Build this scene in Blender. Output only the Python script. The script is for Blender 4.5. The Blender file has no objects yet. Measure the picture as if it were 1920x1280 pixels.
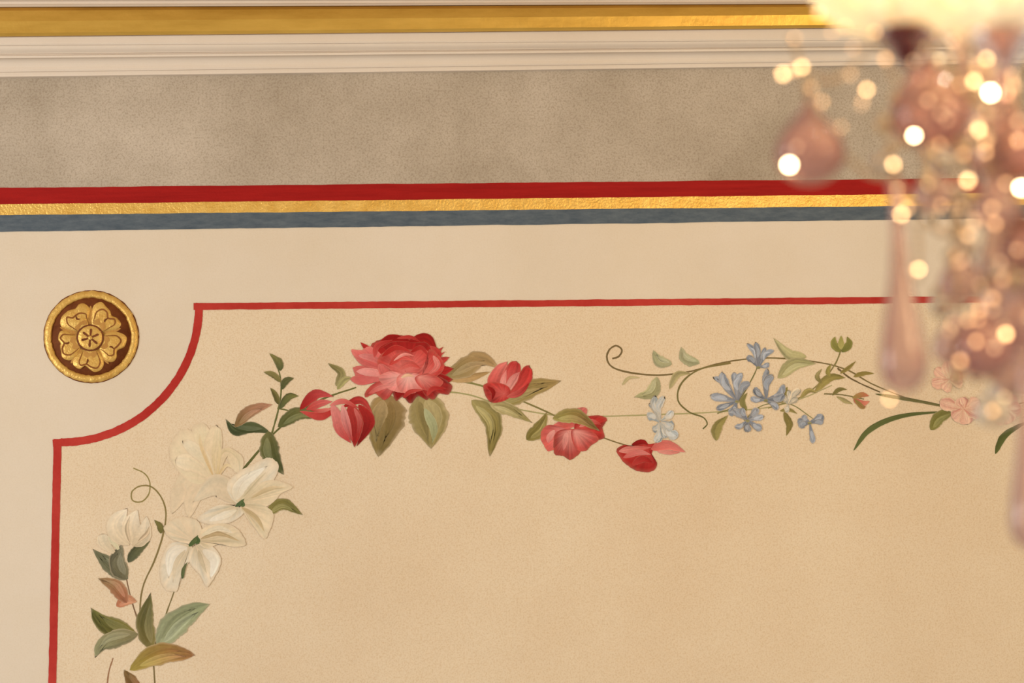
import bpy, math, random
from mathutils import Vector, Matrix
random.seed(7)
scene = bpy.context.scene
COL = scene.collection
scene.view_settings.view_transform = 'Standard'

# ---------------------------------------------------------------- camera
F = 85/36*1920
D = 4.6
PITCH = math.radians(10.0)
ROLL = math.radians(0.62)
ZC = 2.35
fwd = Vector((0, math.cos(PITCH), math.sin(PITCH)))
X = Vector((1, 0, 0))
U = Vector((0, -math.sin(PITCH), math.cos(PITCH)))
R_ = X*math.cos(ROLL) - U*math.sin(ROLL)
U_ = U*math.cos(ROLL) + X*math.sin(ROLL)
CAM = Vector((0, 0, ZC)) - fwd*D
cd = bpy.data.cameras.new("camera")
cam = bpy.data.objects.new("camera", cd)
COL.objects.link(cam)
cam.matrix_world = Matrix(((R_.x, U_.x, -fwd.x, CAM.x), (R_.y, U_.y, -fwd.y, CAM.y), (R_.z, U_.z, -fwd.z, CAM.z), (0, 0, 0, 1)))
cd.lens = 85
cd.sensor_width = 36
cd.dof.use_dof = True
cd.dof.focus_distance = D
cd.dof.aperture_fstop = 2.3
cd.clip_start = 0.01
scene.camera = cam

def ray(px, py):
    return fwd + R_*((px-960)/F) + U_*((640-py)/F)
def P(px, py, d=0.0):
    """wall-measured point at distance d in front of the wall"""
    r = ray(px, py)
    return CAM + r*((-d-CAM.y)/r.y)
def C(px, py, dist):
    return CAM + ray(px, py)*dist

# ---------------------------------------------------------------- colour
def lin(c):
    c = max(0, c)/255.0
    return c/12.92 if c <= 0.04045 else ((c+0.055)/1.055)**2.4
LIGHT = (0.90, 0.80, 0.65)
def A(r, g, b):
    return tuple(min(0.95, lin(v)/l) for v, l in zip((r, g, b), LIGHT))
def A4(c):
    return A(*c)+(1.0,)

def new_mat(name):
    m = bpy.data.materials.new(name)
    m.use_nodes = True
    nt = m.node_tree
    return m, nt, nt.nodes["Principled BSDF"]

def add_noise(nt, scale, detail=4, rough=0.6, stretch=None):
    tc = nt.nodes.new("ShaderNodeTexCoord")
    n = nt.nodes.new("ShaderNodeTexNoise")
    n.inputs["Scale"].default_value = scale
    n.inputs["Detail"].default_value = detail
    n.inputs["Roughness"].default_value = rough
    if stretch:
        mp = nt.nodes.new("ShaderNodeMapping")
        mp.inputs["Scale"].default_value = stretch
        nt.links.new(tc.outputs["Object"], mp.inputs["Vector"])
        nt.links.new(mp.outputs["Vector"], n.inputs["Vector"])
    else:
        nt.links.new(tc.outputs["Object"], n.inputs["Vector"])
    return n

def ramp(nt, src, stops):
    r = nt.nodes.new("ShaderNodeValToRGB")
    el = r.color_ramp.elements
    el[0].position, el[0].color = stops[0]
    el[1].position, el[1].color = stops[-1]
    for s in stops[1:-1]:
        e = el.new(s[0]); e.color = s[1]
    nt.links.new(src, r.inputs["Fac"])
    return r

def mixc(nt, mode, fac, a, b):
    m = nt.nodes.new("ShaderNodeMix")
    m.data_type = 'RGBA'; m.blend_type = mode
    m.inputs[0].default_value = fac
    nt.links.new(a, m.inputs[6]); nt.links.new(b, m.inputs[7])
    return m.outputs[2]

def bump(nt, bsdf, scale, strength, dist=0.001, detail=3):
    n = add_noise(nt, scale, detail, 0.6)
    b = nt.nodes.new("ShaderNodeBump")
    b.inputs["Strength"].default_value = strength
    b.inputs["Distance"].default_value = dist
    nt.links.new(n.outputs["Fac"], b.inputs["Height"])
    nt.links.new(b.outputs["Normal"], bsdf.inputs["Normal"])

def plaster(name, base, dark, fine=0.12, big=2.2, rough=0.75, bs=0.35, fs=340, speck=(0.86, 0.78, 0.66), bsc=300):
    m, nt, b = new_mat(name)
    n1 = add_noise(nt, big, 6, 0.65)
    r1 = ramp(nt, n1.outputs["Fac"], [(0.3, A4(dark)), (0.7, A4(base))])
    n2 = add_noise(nt, fs, 3, 0.7)
    r2 = ramp(nt, n2.outputs["Fac"], [(0.34, speck+(1,)), (0.54, (1, 1, 1, 1))])
    o = mixc(nt, 'MULTIPLY', fine, r1.outputs["Color"], r2.outputs["Color"])
    nt.links.new(o, b.inputs["Base Color"])
    b.inputs["Roughness"].default_value = rough
    b.inputs["Specular IOR Level"].default_value = 0.25
    bump(nt, b, bsc, bs)
    return m

M_WALL = plaster("cream_plaster", (217, 195, 165), (210, 186, 152), 0.2, bs=.4)
M_PANEL = plaster("beige_stippled_plaster", (223, 197, 159), (215, 185, 145), 0.8, bs=1.0, bsc=240)
M_FRIEZE = plaster("taupe_scumbled_plaster", (193, 172, 144), (160, 140, 113), 0.9, big=3.5, bs=0.9, fs=260, speck=(0.72, 0.68, 0.64))
M_CREAM = plaster("cream_moulding_paint", (217, 195, 167), (211, 187, 157), 0.1, rough=0.5, bs=0.08)
M_CEIL = plaster("ceiling_paint", (225, 205, 175), (220, 196, 165), 0.1, bs=0.1)

def paint_flat(name, c1, c2, scale=8, stretch=(0.6, 1, 12), rough=0.6, bs=0.4):
    m, nt, b = new_mat(name)
    n1 = add_noise(nt, scale, 8, 0.75, stretch)
    r1 = ramp(nt, n1.outputs["Fac"], [(0.3, A4(c1)), (0.7, A4(c2))])
    nt.links.new(r1.outputs["Color"], b.inputs["Base Color"])
    b.inputs["Roughness"].default_value = rough
    b.inputs["Specular IOR Level"].default_value = 0.15
    bump(nt, b, 260, bs)
    return m
M_RED = paint_flat("red_stripe_paint", (134, 10, 8), (162, 24, 18))
M_BLUE = paint_flat("slate_blue_paint", (64, 72, 77), (100, 104, 102), scale=22, stretch=(1, 1, 4))
M_LINE = paint_flat("thin_red_paint", (158, 30, 22), (188, 60, 46), scale=5, stretch=(1, 1, 1))
def gold(name, c1, c2, metal=0.55, rough=0.4, bs=0.4, scale=6, stretch=(0.5, 1, 6), bsc=120):
    m, nt, b = new_mat(name)
    n1 = add_noise(nt, scale, 6, 0.65, stretch)
    r1 = ramp(nt, n1.outputs["Fac"], [(0.3, A4(c1)), (0.7, A4(c2))])
    nt.links.new(r1.outputs["Color"], b.inputs["Base Color"])
    b.inputs["Roughness"].default_value = rough
    b.inputs["Metallic"].default_value = metal
    bump(nt, b, bsc, bs, 0.0015)
    return m
M_GOLD = gold("gold_leaf", (182, 132, 46), (216, 166, 72), bs=0.4, scale=5, stretch=(.6, 1, 3), metal=.7, rough=.35, bsc=60)
M_GOLDP = gold("gold_paint", (196, 142, 60), (220, 174, 88), bs=0.9, scale=60, stretch=(1, 1, 1), bsc=170)
M_GOLDS = gold("gold_stripe_paint", (210, 156, 66), (232, 184, 94), metal=.75, rough=.38, bs=1.0, scale=30, stretch=(1, 1, 1), bsc=200)
M_BROWN = paint_flat("dark_umber_paint", (84, 38, 16), (126, 68, 32), scale=30, stretch=(1, 1, 1))

mm, nt, b = new_mat("mural_paint")
at = nt.nodes.new("ShaderNodeAttribute"); at.attribute_name = "Col"
n2 = add_noise(nt, 120, 4, 0.7)
r2 = ramp(nt, n2.outputs["Fac"], [(0.3, (0.88, 0.88, 0.86, 1)), (0.65, (1, 1, 1, 1))])
o = mixc(nt, 'MULTIPLY', 0.85, at.outputs["Color"], r2.outputs["Color"])
nt.links.new(o, b.inputs["Base Color"])
b.inputs["Roughness"].default_value = 0.65
b.inputs["Specular IOR Level"].default_value = 0.12
bump(nt, b, 240, 0.7)
M_PAINT = mm

# ---------------------------------------------------------------- object helpers
def mk(name, verts, faces, mat, parent=None, cols=None, smooth=False, **props):
    me = bpy.data.meshes.new(name)
    me.from_pydata([tuple(v) for v in verts], [], faces)
    me.materials.append(mat)
    if cols:
        ca = me.color_attributes.new("Col", 'FLOAT_COLOR', 'POINT')
        for i, c in enumerate(cols):
            ca.data[i].color = c
    if smooth:
        for p in me.polygons: p.use_smooth = True
    me.update()
    ob = bpy.data.objects.new(name, me)
    COL.objects.link(ob)
    if parent: ob.parent = parent
    for k, v in props.items(): ob[k] = v
    return ob
def empty(name, loc=(0, 0, 0), **props):
    e = bpy.data.objects.new(name, None)
    e.empty_display_size = 0.05
    e.location = loc
    COL.objects.link(e)
    for k, v in props.items(): e[k] = v
    return e

def catmull(pts, n, closed=False):
    pts = [Vector(p) for p in pts]
    if len(pts) == 2 and not closed:
        return [pts[0].lerp(pts[1], i/(n-1)) for i in range(n)]
    if closed:
        k = len(pts); out = []
        for i in range(n):
            t = i/n*k; j = int(t); f = t-j
            p0, p1, p2, p3 = (pts[(j+q) % k] for q in (-1, 0, 1, 2))
            out.append(0.5*((2*p1)+(p2-p0)*f+(2*p0-5*p1+4*p2-p3)*f*f+(3*p1-p0-3*p2+p3)*f**3))
        return out
    ext = [pts[0]*2-pts[1]]+pts+[pts[-1]*2-pts[-2]]
    k = len(pts)-1; out = []
    for i in range(n):
        t = i/(n-1)*k; j = min(int(t), k-1); f = t-j
        p0, p1, p2, p3 = ext[j:j+4]
        out.append(0.5*((2*p1)+(p2-p0)*f+(2*p0-5*p1+4*p2-p3)*f*f+(3*p1-p0-3*p2+p3)*f**3))
    return out

# ---------------------------------------------------------------- structure
def box(name, x0, x1, y0, y1, z0, z1, mat, **props):
    v = [(x, y, z) for x in (x0, x1) for y in (y0, y1) for z in (z0, z1)]
    f = [(0, 1, 3, 2), (4, 6, 7, 5), (0, 4, 5, 1), (2, 3, 7, 6), (0, 2, 6, 4), (1, 5, 7, 3)]
    return mk(name, v, f, mat, **props)
ZT = 3.16
box("wall_back", -1.7, 2.4, 0, 0.12, 0, ZT, M_WALL, kind="structure")
box("ceiling", -1.7, 2.4, -3.6, 0.12, ZT, ZT+0.08, M_CEIL, kind="structure")

XL, XR = -700, 2900
def band(name, topL, topR, botL, botR, d, mat, n=260, jit=0.6, **props):
    """horizontal painted band; y of edges measured at x=0 and x=1600"""
    v, f = [], []
    a = 0; b_ = 0
    for i in range(n+1):
        x = XL+(XR-XL)*i/n
        a = a*0.7+random.uniform(-jit, jit)*0.6; b_ = b_*0.7+random.uniform(-jit, jit)*0.6
        v.append(P(x, topL+(topR-topL)*x/1600+a, d)); v.append(P(x, botL+(botR-botL)*x/1600+b_, d))
        if i: f.append((2*i-2, 2*i-1, 2*i+1, 2*i))
    return mk(name, v, f, mat, kind="structure", **props)
band("trim_3", 60, 50, 367, 352, 0.0004, M_FRIEZE, jit=0, label="taupe scumbled frieze band below the cornice")
band("trim_4", 352, 336, 383, 365, 0.0010, M_RED, label="dark red painted stripe under the frieze")
band("trim_5", 382, 364, 404, 387, 0.0008, M_GOLDS, label="gold painted stripe between red and blue stripes")
band("trim_6", 403, 387, 434, 413, 0.0010, M_BLUE, label="slate blue painted stripe")

# cornice
prof = [(147, 126, 0.0), (144, 124, 0.012), (140, 121, 0.013), (136, 117, 0.0135), (135, 116, 0.019), (131, 113, 0.021)]
for i in range(9):
    t = i/8; a = t*math.pi/2
    prof.append((130-20*math.sin(a), 112.5-17*math.sin(a), 0.021+0.020*(1-math.cos(a))))
prof += [(109, 94.5, 0.046), (105, 90.5, 0.047), (104, 90, 0.044), (102, 88, 0.044), (101, 87.5, 0.051)]
for i in range(7):
    t = i/6; a = t*math.pi/2
    prof.append((100-14*t, 87-11*t, 0.051+0.012*math.sin(a)))
prof += [(85, 75.5, 0.068), (82, 72, 0.070), (70.5, 55, 0.072), (69.5, 54, 0.080)]
goldp = [(69, 53.5, 0.080), (68, 52.5, 0.087), (62, 47, 0.091), (40, 28, 0.094), (20, 13, 0.092), (14.5, 8.5, 0.087), (14, 8, 0.082)]
prof2 = [(14, 8, 0.082), (13, 7, 0.094), (9, 4, 0.100), (8, 3, 0.094), (3, -1, 0.096), (0, -3, 0.106), (-8, -9, 0.112), (-9, -10, 0.125),
         (-30, -30, 0.13), (-55, -55, 0.15), (-75, -75, 0.18), (-90, -90, 0.22), (-110, -110, 0.225)]
def loft(name, pr, mat, **props):
    v, f = [], []
    n = 24
    for j in range(n+1):
        x = XL+(XR-XL)*j/n
        for (a, c, d) in pr:
            v.append(P(x, a+(c-a)*x/1500, d))
    k = len(pr)
    for j in range(n):
        for i in range(k-1):
            f.append((j*k+i, j*k+i+1, (j+1)*k+i+1, (j+1)*k+i))
    return mk(name, v, f, mat, kind="structure", **props)
loft("trim_1", prof, M_CREAM, label="cream stepped plaster cornice moulding")
loft("trim_2", goldp, M_GOLD, label="gilded flat band of the cornice")
loft("trim_8", prof2, M_CREAM, label="cream upper cornice moulding meeting the ceiling")

# panel outline path (centre line)
arc = []
for i in range(41):
    a = math.radians(0+90*i/40)
    arc.append((114+259*math.cos(a), 574+255*math.sin(a)))
poly = [P(*p, 0.0004) for p in ([(2700, 554)]+[(373, 575)]+arc[1:-1]+[(114, 829), (108, 831), (98, 1280), (86, 1820), (2700, 1820)])]
mk("wall_panel", poly, [tuple(range(len(poly)))], M_PANEL, kind="structure", label="beige stippled wall panel with scooped corner")
ov, of = [], []
def ribbon(pts, w, n, d):
    base = len(ov)
    sp = catmull(pts, n) if len(pts) > 2 else [Vector(pts[0]).lerp(Vector(pts[1]), i/(n-1)) for i in range(n)]
    j1 = j2 = 0
    for i, p in enumerate(sp):
        t = (sp[min(i+1, n-1)]-sp[max(i-1, 0)]).normalized()
        nn = Vector((-t.y, t.x))
        j1 = j1*.6+random.uniform(-.35, .35); j2 = j2*.6+random.uniform(-.35, .35)
        a = p+nn*(w/2+j1); b = p-nn*(w/2+j2)
        ov.append(P(a.x, a.y, d)); ov.append(P(b.x, b.y, d))
        if i:
            k = base+2*i
            of.append((k-2, k-1, k+1, k))
ribbon([(363, 574.5), (2700, 574.5-0.0092*2337)], 12.5, 300, 0.0010)
ribbon([(374, 568)]+[p for p in arc[1:]], 15, 160, 0.00102)
ribbon([(116, 829.5), (99, 831)], 14, 8, 0.00104)
ribbon([(108, 823), (98, 1280), (86, 1820)], 15, 160, 0.00106)
mk("trim_7", ov, of, M_LINE, kind="structure", label="thin red painted outline with concave corner")

# ---------------------------------------------------------------- mural painting tools
PC = Vector(A(217, 188, 148))
CNT = {"stem": 0, "leaf": 0}
class Art:
    def __init__(s, fade=0.0, lv=45, eb=.12): s.v, s.f, s.c = [], [], []; s.fade = fade; s.l = lv; s.eb = eb
    def nd(s):
        s.l += 1
        return 0.00046+s.l*0.00002
    def stroke(s, pts, w, c0, c1=None, kind='leaf', side=0.0, vein=0.0, streak=0.10, n=24, nu=15, wob=0.05, rag=0.06, fade=None):
        c1 = c1 or c0
        fade = s.fade if fade is None else fade
        a0, a1 = Vector(A(*c0)), Vector(A(*c1))
        d = s.nd()
        sp = catmull(pts, n)
        if kind == 'line': rag = 0
        us = [-1, 0, 1] if kind == 'line' else [-1, -.9]+[-.8+1.6*j/(nu-5) for j in range(nu-4)]+[.9, 1]
        nu = len(us)
        base = len(s.v)
        st, x = [], 0
        for _ in range(nu):
            x = x*.5+random.gauss(0, .85); st.append(x)
        rg = [random.uniform(0, rag) for _ in range(nu)]
        rg = [(rg[max(0, j-1)]+rg[j]+rg[min(nu-1, j+1)])/3 for j in range(nu)]
        wl = wr = 0
        def at(t):
            q = max(0, min(1, t))*(n-1); j = min(int(q), n-2)
            p = sp[j].lerp(sp[j+1], q-j)
            tg = sp[min(j+2, n-1)]-sp[max(j-1, 0)]
            tg = tg.normalized() if tg.length > 0 else Vector((1, 0))
            return p, Vector((-tg.y, tg.x))
        for i in range(n):
            t = i/(n-1)
            if kind == 'leaf': ww = (math.sin(math.pi*t**0.8))**0.85
            elif kind == 'petal': ww = (0.22+0.78*min(1, t*1.5))*math.sqrt(max(0, 1-t**5))
            elif kind == 'round': ww = math.sqrt(max(0, 1-(2*t-1)**2))
            else: ww = 1.0-0.3*t
            wl = wl*.7+random.uniform(-wob, wob); wr = wr*.7+random.uniform(-wob, wob)
            for j in range(nu):
                u = us[j]
                p, nn = at(t*(1-rg[j]))
                wd = ww*w/2*(1+(wl if u < 0 else wr))
                q = p+nn*(u*wd)
                s.v.append(P(q.x, q.y, d))
                c = a0.lerp(a1, t)
                if fade: c = c.lerp(PC, max(0, min(.95, fade*(1+.45*st[j])*(1.25-.5*t))))
                k = 1+streak*st[j]*min(1, .4+t)+streak*0.3*random.gauss(0, 1)+side*u
                if vein and abs(u) < 0.1: k -= vein*(1-t*0.5)
                k = max(0.3, k)
                c = c*k
                if kind != 'line' and s.eb:
                    e = 1.0 if (j in (0, nu-1) or i == n-1) else (.4 if (j in (1, nu-2) or i == n-2) else 0)
                    if e: c = c.lerp(PC, s.eb*e)
                s.c.append((min(.95, c.x), min(.95, c.y), min(.95, c.z), 1.0))
        for i in range(n-1):
            for j in range(nu-1):
                k = base+i*nu+j
                s.f.append((k, k+1, k+nu+1, k+nu))
        return s
    def fan(s, outline, root, cin, cout, streak=0.12, n=80, rings=12, g=1.0, rag=0.014, fade=None):
        d = s.nd()
        fade = s.fade if fade is None else fade
        ol = catmull(outline, n, True)
        r = Vector(root); a, b = Vector(A(*cin)), Vector(A(*cout))
        base = len(s.v)
        st = [0]*n; x = 0; js = [0]*n; y = 0
        for i in range(n):
            x = x*.72+random.gauss(0, .7); st[i] = x
            y = y*.8+random.uniform(-rag, rag); js[i] = y
        for k in range(rings+1):
            t = k/rings
            for i, p in enumerate(ol):
                q = r.lerp(p, 0.02+(0.98+js[i])*t)
                s.v.append(P(q.x, q.y, d))
                c = a.lerp(b, t**g)
                if fade: c = c.lerp(PC, max(0, min(.95, fade*(1+.5*st[i])*(1.35-.7*t))))
                c = c*max(.3, 1+streak*st[i]*min(1, t*1.6)+random.gauss(0, streak*.2))
                if k >= rings-1: c = c.lerp(PC, s.eb*(1 if k == rings else .4))
                s.c.append((min(.95, c.x), min(.95, c.y), min(.95, c.z), 1.0))
        for k in range(rings):
            for i in range(n):
                j = (i+1) % n
                s.f.append((base+k*n+i, base+k*n+j, base+(k+1)*n+j, base+(k+1)*n+i))
        return s
    def done(s, name, parent, **pr):
        return mk(name, s.v, s.f, M_PAINT, parent=parent, cols=s.c, **pr)

mural = empty("floral_mural", P(960, 760, 0.0005), label="painted garland of roses, white lilies and blue blossoms on plaster panel", category="mural")
mural_inv = Matrix.Translation(mural.location).inverted()

OL = (112, 106, 58); OLL = (150, 140, 92); DG = (72, 82, 48); OLD = (88, 86, 46)
def stem(pts, w, c, c1=None, n=60):
    CNT["stem"] += 1
    Art(lv=CNT["stem"]-1).stroke(pts, w, c, c1, kind='line', n=n, streak=0.12, wob=0.15).done("stem", mural)
def leaf(pts, w, c, c1=None, side=0.12, vein=0.05, kind='leaf', lv=None, **k):
    wm = lambda q: (q[0]+10, q[1]+2, q[2])
    c = wm(c); c1 = wm(c1) if c1 else None
    CNT["leaf"] = (CNT["leaf"]+3) % 21
    a = Art(lv=lv or 22+CNT["leaf"], eb=.35).stroke(pts, w*1.1, c, c1, kind=kind, side=side, vein=vein if w > 18 else 0, streak=0.15, wob=.09, **k)
    if w > 18:   # lighter and darker brush licks
        a.eb = .08
        q = catmull(pts, 9); t = (q[-1]-q[0]).normalized(); nn = Vector((-t.y, t.x))*(w*.17*(1 if side > 0 else -1))
        e1 = c1 or c
        a.stroke([q[1]-nn*.5, q[4]-nn*.9, q[7]-nn*.3], w*.32, tuple(x-10 for x in c), tuple(x-2 for x in e1), streak=.12, rag=.3)
        a.stroke([q[1]+nn*.6, q[4]+nn, q[7]+nn*.6], w*.42, tuple(x+20 for x in c), tuple(x+16 for x in e1), streak=.14, rag=.3)
    a.done("leaf", mural)

# ---- stems first (underneath)
stem([(292, 1330), (290, 1280), (286, 1235), (272, 1195), (263, 1150), (268, 1100), (290, 1050), (306, 1000), (311, 960), (301, 930), (283, 912), (262, 911), (247, 922), (249, 938), (266, 940), (279, 926), (281, 905), (272, 888), (250, 877)], 3.4, (120, 98, 60), (146, 126, 70), n=110)
stem([(286, 1222), (305, 1170), (328, 1105), (350, 1055)], 3.2, (118, 100, 58))
stem([(268, 1190), (248, 1130), (235, 1075), (232, 1050)], 3.2, (126, 94, 64))
stem([(200, 1310), (203, 1265), (212, 1233)], 3, (150, 105, 70))
stem([(442, 897), (475, 857), (508, 818), (550, 780), (605, 748), (668, 726)], 4.4, (98, 98, 50), (126, 118, 62))
stem([(510, 812), (520, 775), (527, 735), (524, 700), (508, 664)], 3.4, (100, 98, 52))
stem([(520, 765), (560, 772), (600, 768)], 3, (108, 102, 56))
stem([(825, 733), (880, 740), (950, 762), (1040, 778), (1130, 780), (1230, 777), (1330, 773), (1430, 765), (1500, 748), (1560, 722)], 2.8, (158, 146, 92), (168, 152, 104), n=100)
stem([(845, 712), (900, 722), (980, 752), (1060, 788), (1130, 820), (1185, 838)], 3.6, (132, 124, 68), (124, 100, 58))
stem([(1148, 672), (1160, 668), (1166, 656), (1155, 648), (1142, 656), (1138, 672), (1148, 688), (1180, 698), (1230, 703), (1290, 697), (1350, 681), (1410, 672), (1470, 672), (1540, 680), (1590, 694), (1640, 722), (1720, 752), (1800, 765), (1880, 762), (1960, 745)], 3.4, (112, 90, 56), (126, 106, 62), n=140)
stem([(1370, 680), (1312, 692), (1278, 718), (1271, 750), (1292, 772), (1318, 782), (1326, 794), (1318, 804)], 3.4, (128, 110, 62), (104, 100, 56))
stem([(1577, 655), (1566, 682), (1540, 715), (1500, 745), (1440, 765)], 2.8, (126, 112, 66))
stem([(1345, 775), (1380, 758), (1415, 700), (1420, 680)], 2.6, (126, 118, 72))
stem([(1395, 788), (1430, 760), (1480, 757), (1525, 785)], 2.4, (138, 128, 82))
stem([(1545, 738), (1580, 740), (1620, 748)], 2.8, (124, 108, 66))
stem([(1570, 690), (1600, 712), (1650, 735)], 3.2, (116, 94, 58))
stem([(1690, 620), (1706, 622), (1712, 634), (1702, 645)], 3, (130, 100, 70))

# ---- lower spray leaves
leaf([(256, 1190), (225, 1182), (190, 1165), (168, 1137)], 38, (104, 98, 46), (88, 92, 46))
leaf([(259, 1188), (225, 1196), (192, 1208), (177, 1235)], 30, (122, 116, 78), (128, 130, 92))
leaf([(284, 1217), (272, 1170), (283, 1108)], 34, (112, 104, 58), (82, 84, 46))
leaf([(296, 1213), (320, 1178), (355, 1148), (397, 1131)], 44, (140, 146, 108), (124, 132, 94))
leaf([(243, 1256), (290, 1228), (335, 1225), (369, 1228)], 36, (150, 134, 62), (146, 102, 62))
leaf([(238, 1130), (215, 1098), (182, 1083)], 24, (152, 98, 68), (140, 116, 76))
leaf([(218, 1136), (238, 1124), (258, 1128)], 20, (172, 112, 78), (186, 134, 96), vein=0)
leaf([(262, 1292), (246, 1275), (232, 1254)], 22, (120, 80, 44), (110, 90, 50))
leaf([(240, 1085), (208, 1062), (173, 1028)], 28, (100, 102, 76), (92, 96, 68))
leaf([(240, 1054), (258, 1030), (283, 1013)], 18, (76, 84, 58), (88, 90, 56))
leaf([(236, 1085), (220, 1055), (229, 1018)], 32, (100, 98, 70), (108, 108, 82))
leaf([(302, 1000), (300, 986), (289, 974)], 11, (94, 92, 48), (102, 100, 54), vein=0)

# ---- white flowers
W1 = (230, 212, 181); W2 = (198, 176, 136); W3 = (224, 204, 168)
a = Art(.35, eb=.6)  # bud
a.stroke([(214, 1036), (196, 1018), (190, 1000)], 28, W2, W3, kind='petal', fade=.5)
a.stroke([(222, 1030), (212, 1010), (214, 990)], 22, (200, 190, 140), W3, kind='petal')
a.stroke([(242, 1022), (218, 985), (240, 951)], 42, (186, 164, 124), W1, kind='leaf')
a.stroke([(252, 1022), (246, 985), (258, 954)], 36, (182, 158, 118), W1, kind='leaf', side=-.1)
a.stroke([(250, 1024), (270, 1000), (275, 964)], 30, (176, 152, 114), (226, 206, 172), kind='leaf')
a.stroke([(258, 1016), (276, 1000), (281, 984)], 9, (160, 130, 96), (186, 158, 120), kind='leaf')
a.stroke([(244, 1018), (238, 990), (244, 966)], 9, (174, 146, 108), (200, 176, 140), kind='leaf')
a.done("white_flower_bud", mural)
a = Art(.5, eb=.9)  # top pale flower
a.stroke([(388, 888), (350, 905), (326, 948)], 44, (214, 188, 146), (228, 204, 164), kind='leaf', streak=.05)
a.stroke([(384, 900), (362, 930), (352, 975)], 34, (216, 190, 150), (222, 196, 156), kind='leaf', streak=.05, fade=.6)
a.stroke([(340, 905), (334, 930), (322, 965)], 30, (216, 190, 150), (222, 196, 156), kind='leaf', streak=.05, fade=.6)
a.fan([(402, 905), (352, 902), (318, 852), (330, 812), (356, 806), (384, 842), (404, 880)], (402, 898), (212, 186, 138), (232, 210, 166), 0.05)
a.fan([(400, 905), (376, 850), (360, 804), (384, 794), (408, 838), (414, 880), (410, 900)], (404, 900), (216, 184, 124), (234, 212, 168), 0.05)
a.stroke([(402, 900), (398, 850), (406, 794)], 38, (212, 178, 116), (234, 210, 166), kind='petal', streak=.06)
a.stroke([(404, 902), (420, 850), (442, 862), (448, 888)], 30, (208, 176, 118), (230, 208, 166), kind='petal', streak=.06)
a.stroke([(402, 898), (362, 870), (326, 862)], 38, (218, 192, 144), (236, 215, 176), kind='petal', streak=.06, fade=.4)
a.stroke([(402, 898), (380, 856), (340, 824)], 30, (218, 192, 144), (236, 215, 176), kind='petal', streak=.06, fade=.4)
a.stroke([(402, 897), (378, 838), (374, 812)], 8, (206, 164, 98), (226, 200, 152), kind='leaf', streak=.04, fade=.25)
a.stroke([(406, 897), (412, 850), (408, 820)], 7, (208, 174, 112), (230, 206, 160), kind='leaf', streak=.04, fade=.25)
a.stroke([(406, 897), (424, 872), (440, 880)], 7, (208, 168, 104), (230, 206, 160), kind='leaf', streak=.04, fade=.25)
a.eb = .2
a.stroke([(398, 896), (402, 908), (409, 919)], 7, (80, 88, 54), (96, 100, 60), kind='leaf', fade=0)
a.done("white_flower", mural, label="pale cream lily, faint and translucent")
a = Art(.42, lv=60, eb=.75)  # middle flower
a.stroke([(448, 940), (406, 910), (360, 942)], 42, (206, 180, 140), (226, 204, 166), kind='leaf', streak=.06, fade=.55)
a.fan([(448, 945), (426, 920), (432, 896), (466, 874), (506, 858), (522, 872), (512, 902), (480, 934)], (448, 942), (202, 182, 138), (234, 216, 184), 0.07)
a.fan([(446, 950), (412, 946), (388, 956), (370, 974), (400, 984), (436, 978), (458, 960)], (448, 946), (190, 170, 128), (234, 216, 184), 0.08)
a.fan([(450, 942), (480, 910), (512, 900), (548, 912), (526, 926), (506, 946), (470, 956)], (450, 943), (190, 168, 120), (228, 205, 162), 0.08)
a.fan([(452, 948), (486, 944), (512, 964), (499, 1010), (478, 990), (460, 966)], (452, 946), (180, 156, 110), (227, 205, 162), 0.09)
a.stroke([(440, 938), (456, 905), (504, 872)], 26, (222, 202, 166), (237, 222, 194), kind='leaf', streak=.06, fade=.08)
a.stroke([(440, 936), (444, 910), (470, 884)], 14, (222, 202, 166), (236, 219, 190), kind='leaf', streak=.06, fade=.12)
a.stroke([(392, 976), (425, 964), (446, 954)], 15, (236, 219, 190), (222, 202, 164), kind='leaf', streak=.06, fade=.12)
a.stroke([(470, 934), (505, 916), (540, 914)], 9, (188, 160, 110), (214, 186, 140), kind='leaf', fade=.15)
a.stroke([(456, 932), (480, 904), (500, 884)], 6, (192, 170, 126), (212, 190, 150), kind='leaf', fade=.15)
a.stroke([(452, 950), (480, 970), (498, 1000)], 10, (182, 152, 102), (206, 176, 126), kind='leaf', fade=.15)
a.eb = .15
a.stroke([(441, 950), (450, 943), (459, 934)], 7, (72, 90, 54), (92, 100, 58), kind='leaf', fade=0)
a.stroke([(450, 946), (456, 946), (452, 936)], 7, (88, 102, 58), kind='round', fade=0)
a.done("white_flower", mural, label="white lily with green centre")
a = Art(.42, lv=77, eb=.75)  # lower flower
a.fan([(362, 1020), (322, 1010), (308, 988), (334, 970), (370, 976), (380, 1005)], (364, 1014), (206, 182, 142), (227, 205, 166), 0.06, fade=.6)
a.fan([(356, 1022), (320, 1018), (300, 1058), (304, 1094), (330, 1110), (340, 1074), (362, 1040)], (358, 1020), (190, 170, 130), (234, 216, 184), 0.08)
a.fan([(364, 1024), (354, 1052), (374, 1076), (388, 1099), (406, 1076), (414, 1046), (392, 1020)], (366, 1020), (184, 164, 124), (232, 214, 182), 0.08)
a.fan([(372, 1014), (380, 990), (416, 981), (446, 992), (461, 1020), (438, 1025), (412, 1020), (388, 1028)], (372, 1014), (180, 156, 110), (225, 201, 158), 0.09)
a.stroke([(352, 1026), (322, 1040), (316, 1086)], 24, (222, 202, 170), (237, 222, 194), kind='leaf', streak=.06, fade=.08)
a.stroke([(348, 1030), (330, 1056), (324, 1094)], 9, (194, 172, 134), (214, 192, 156), kind='leaf', streak=.06, fade=.15)
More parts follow.
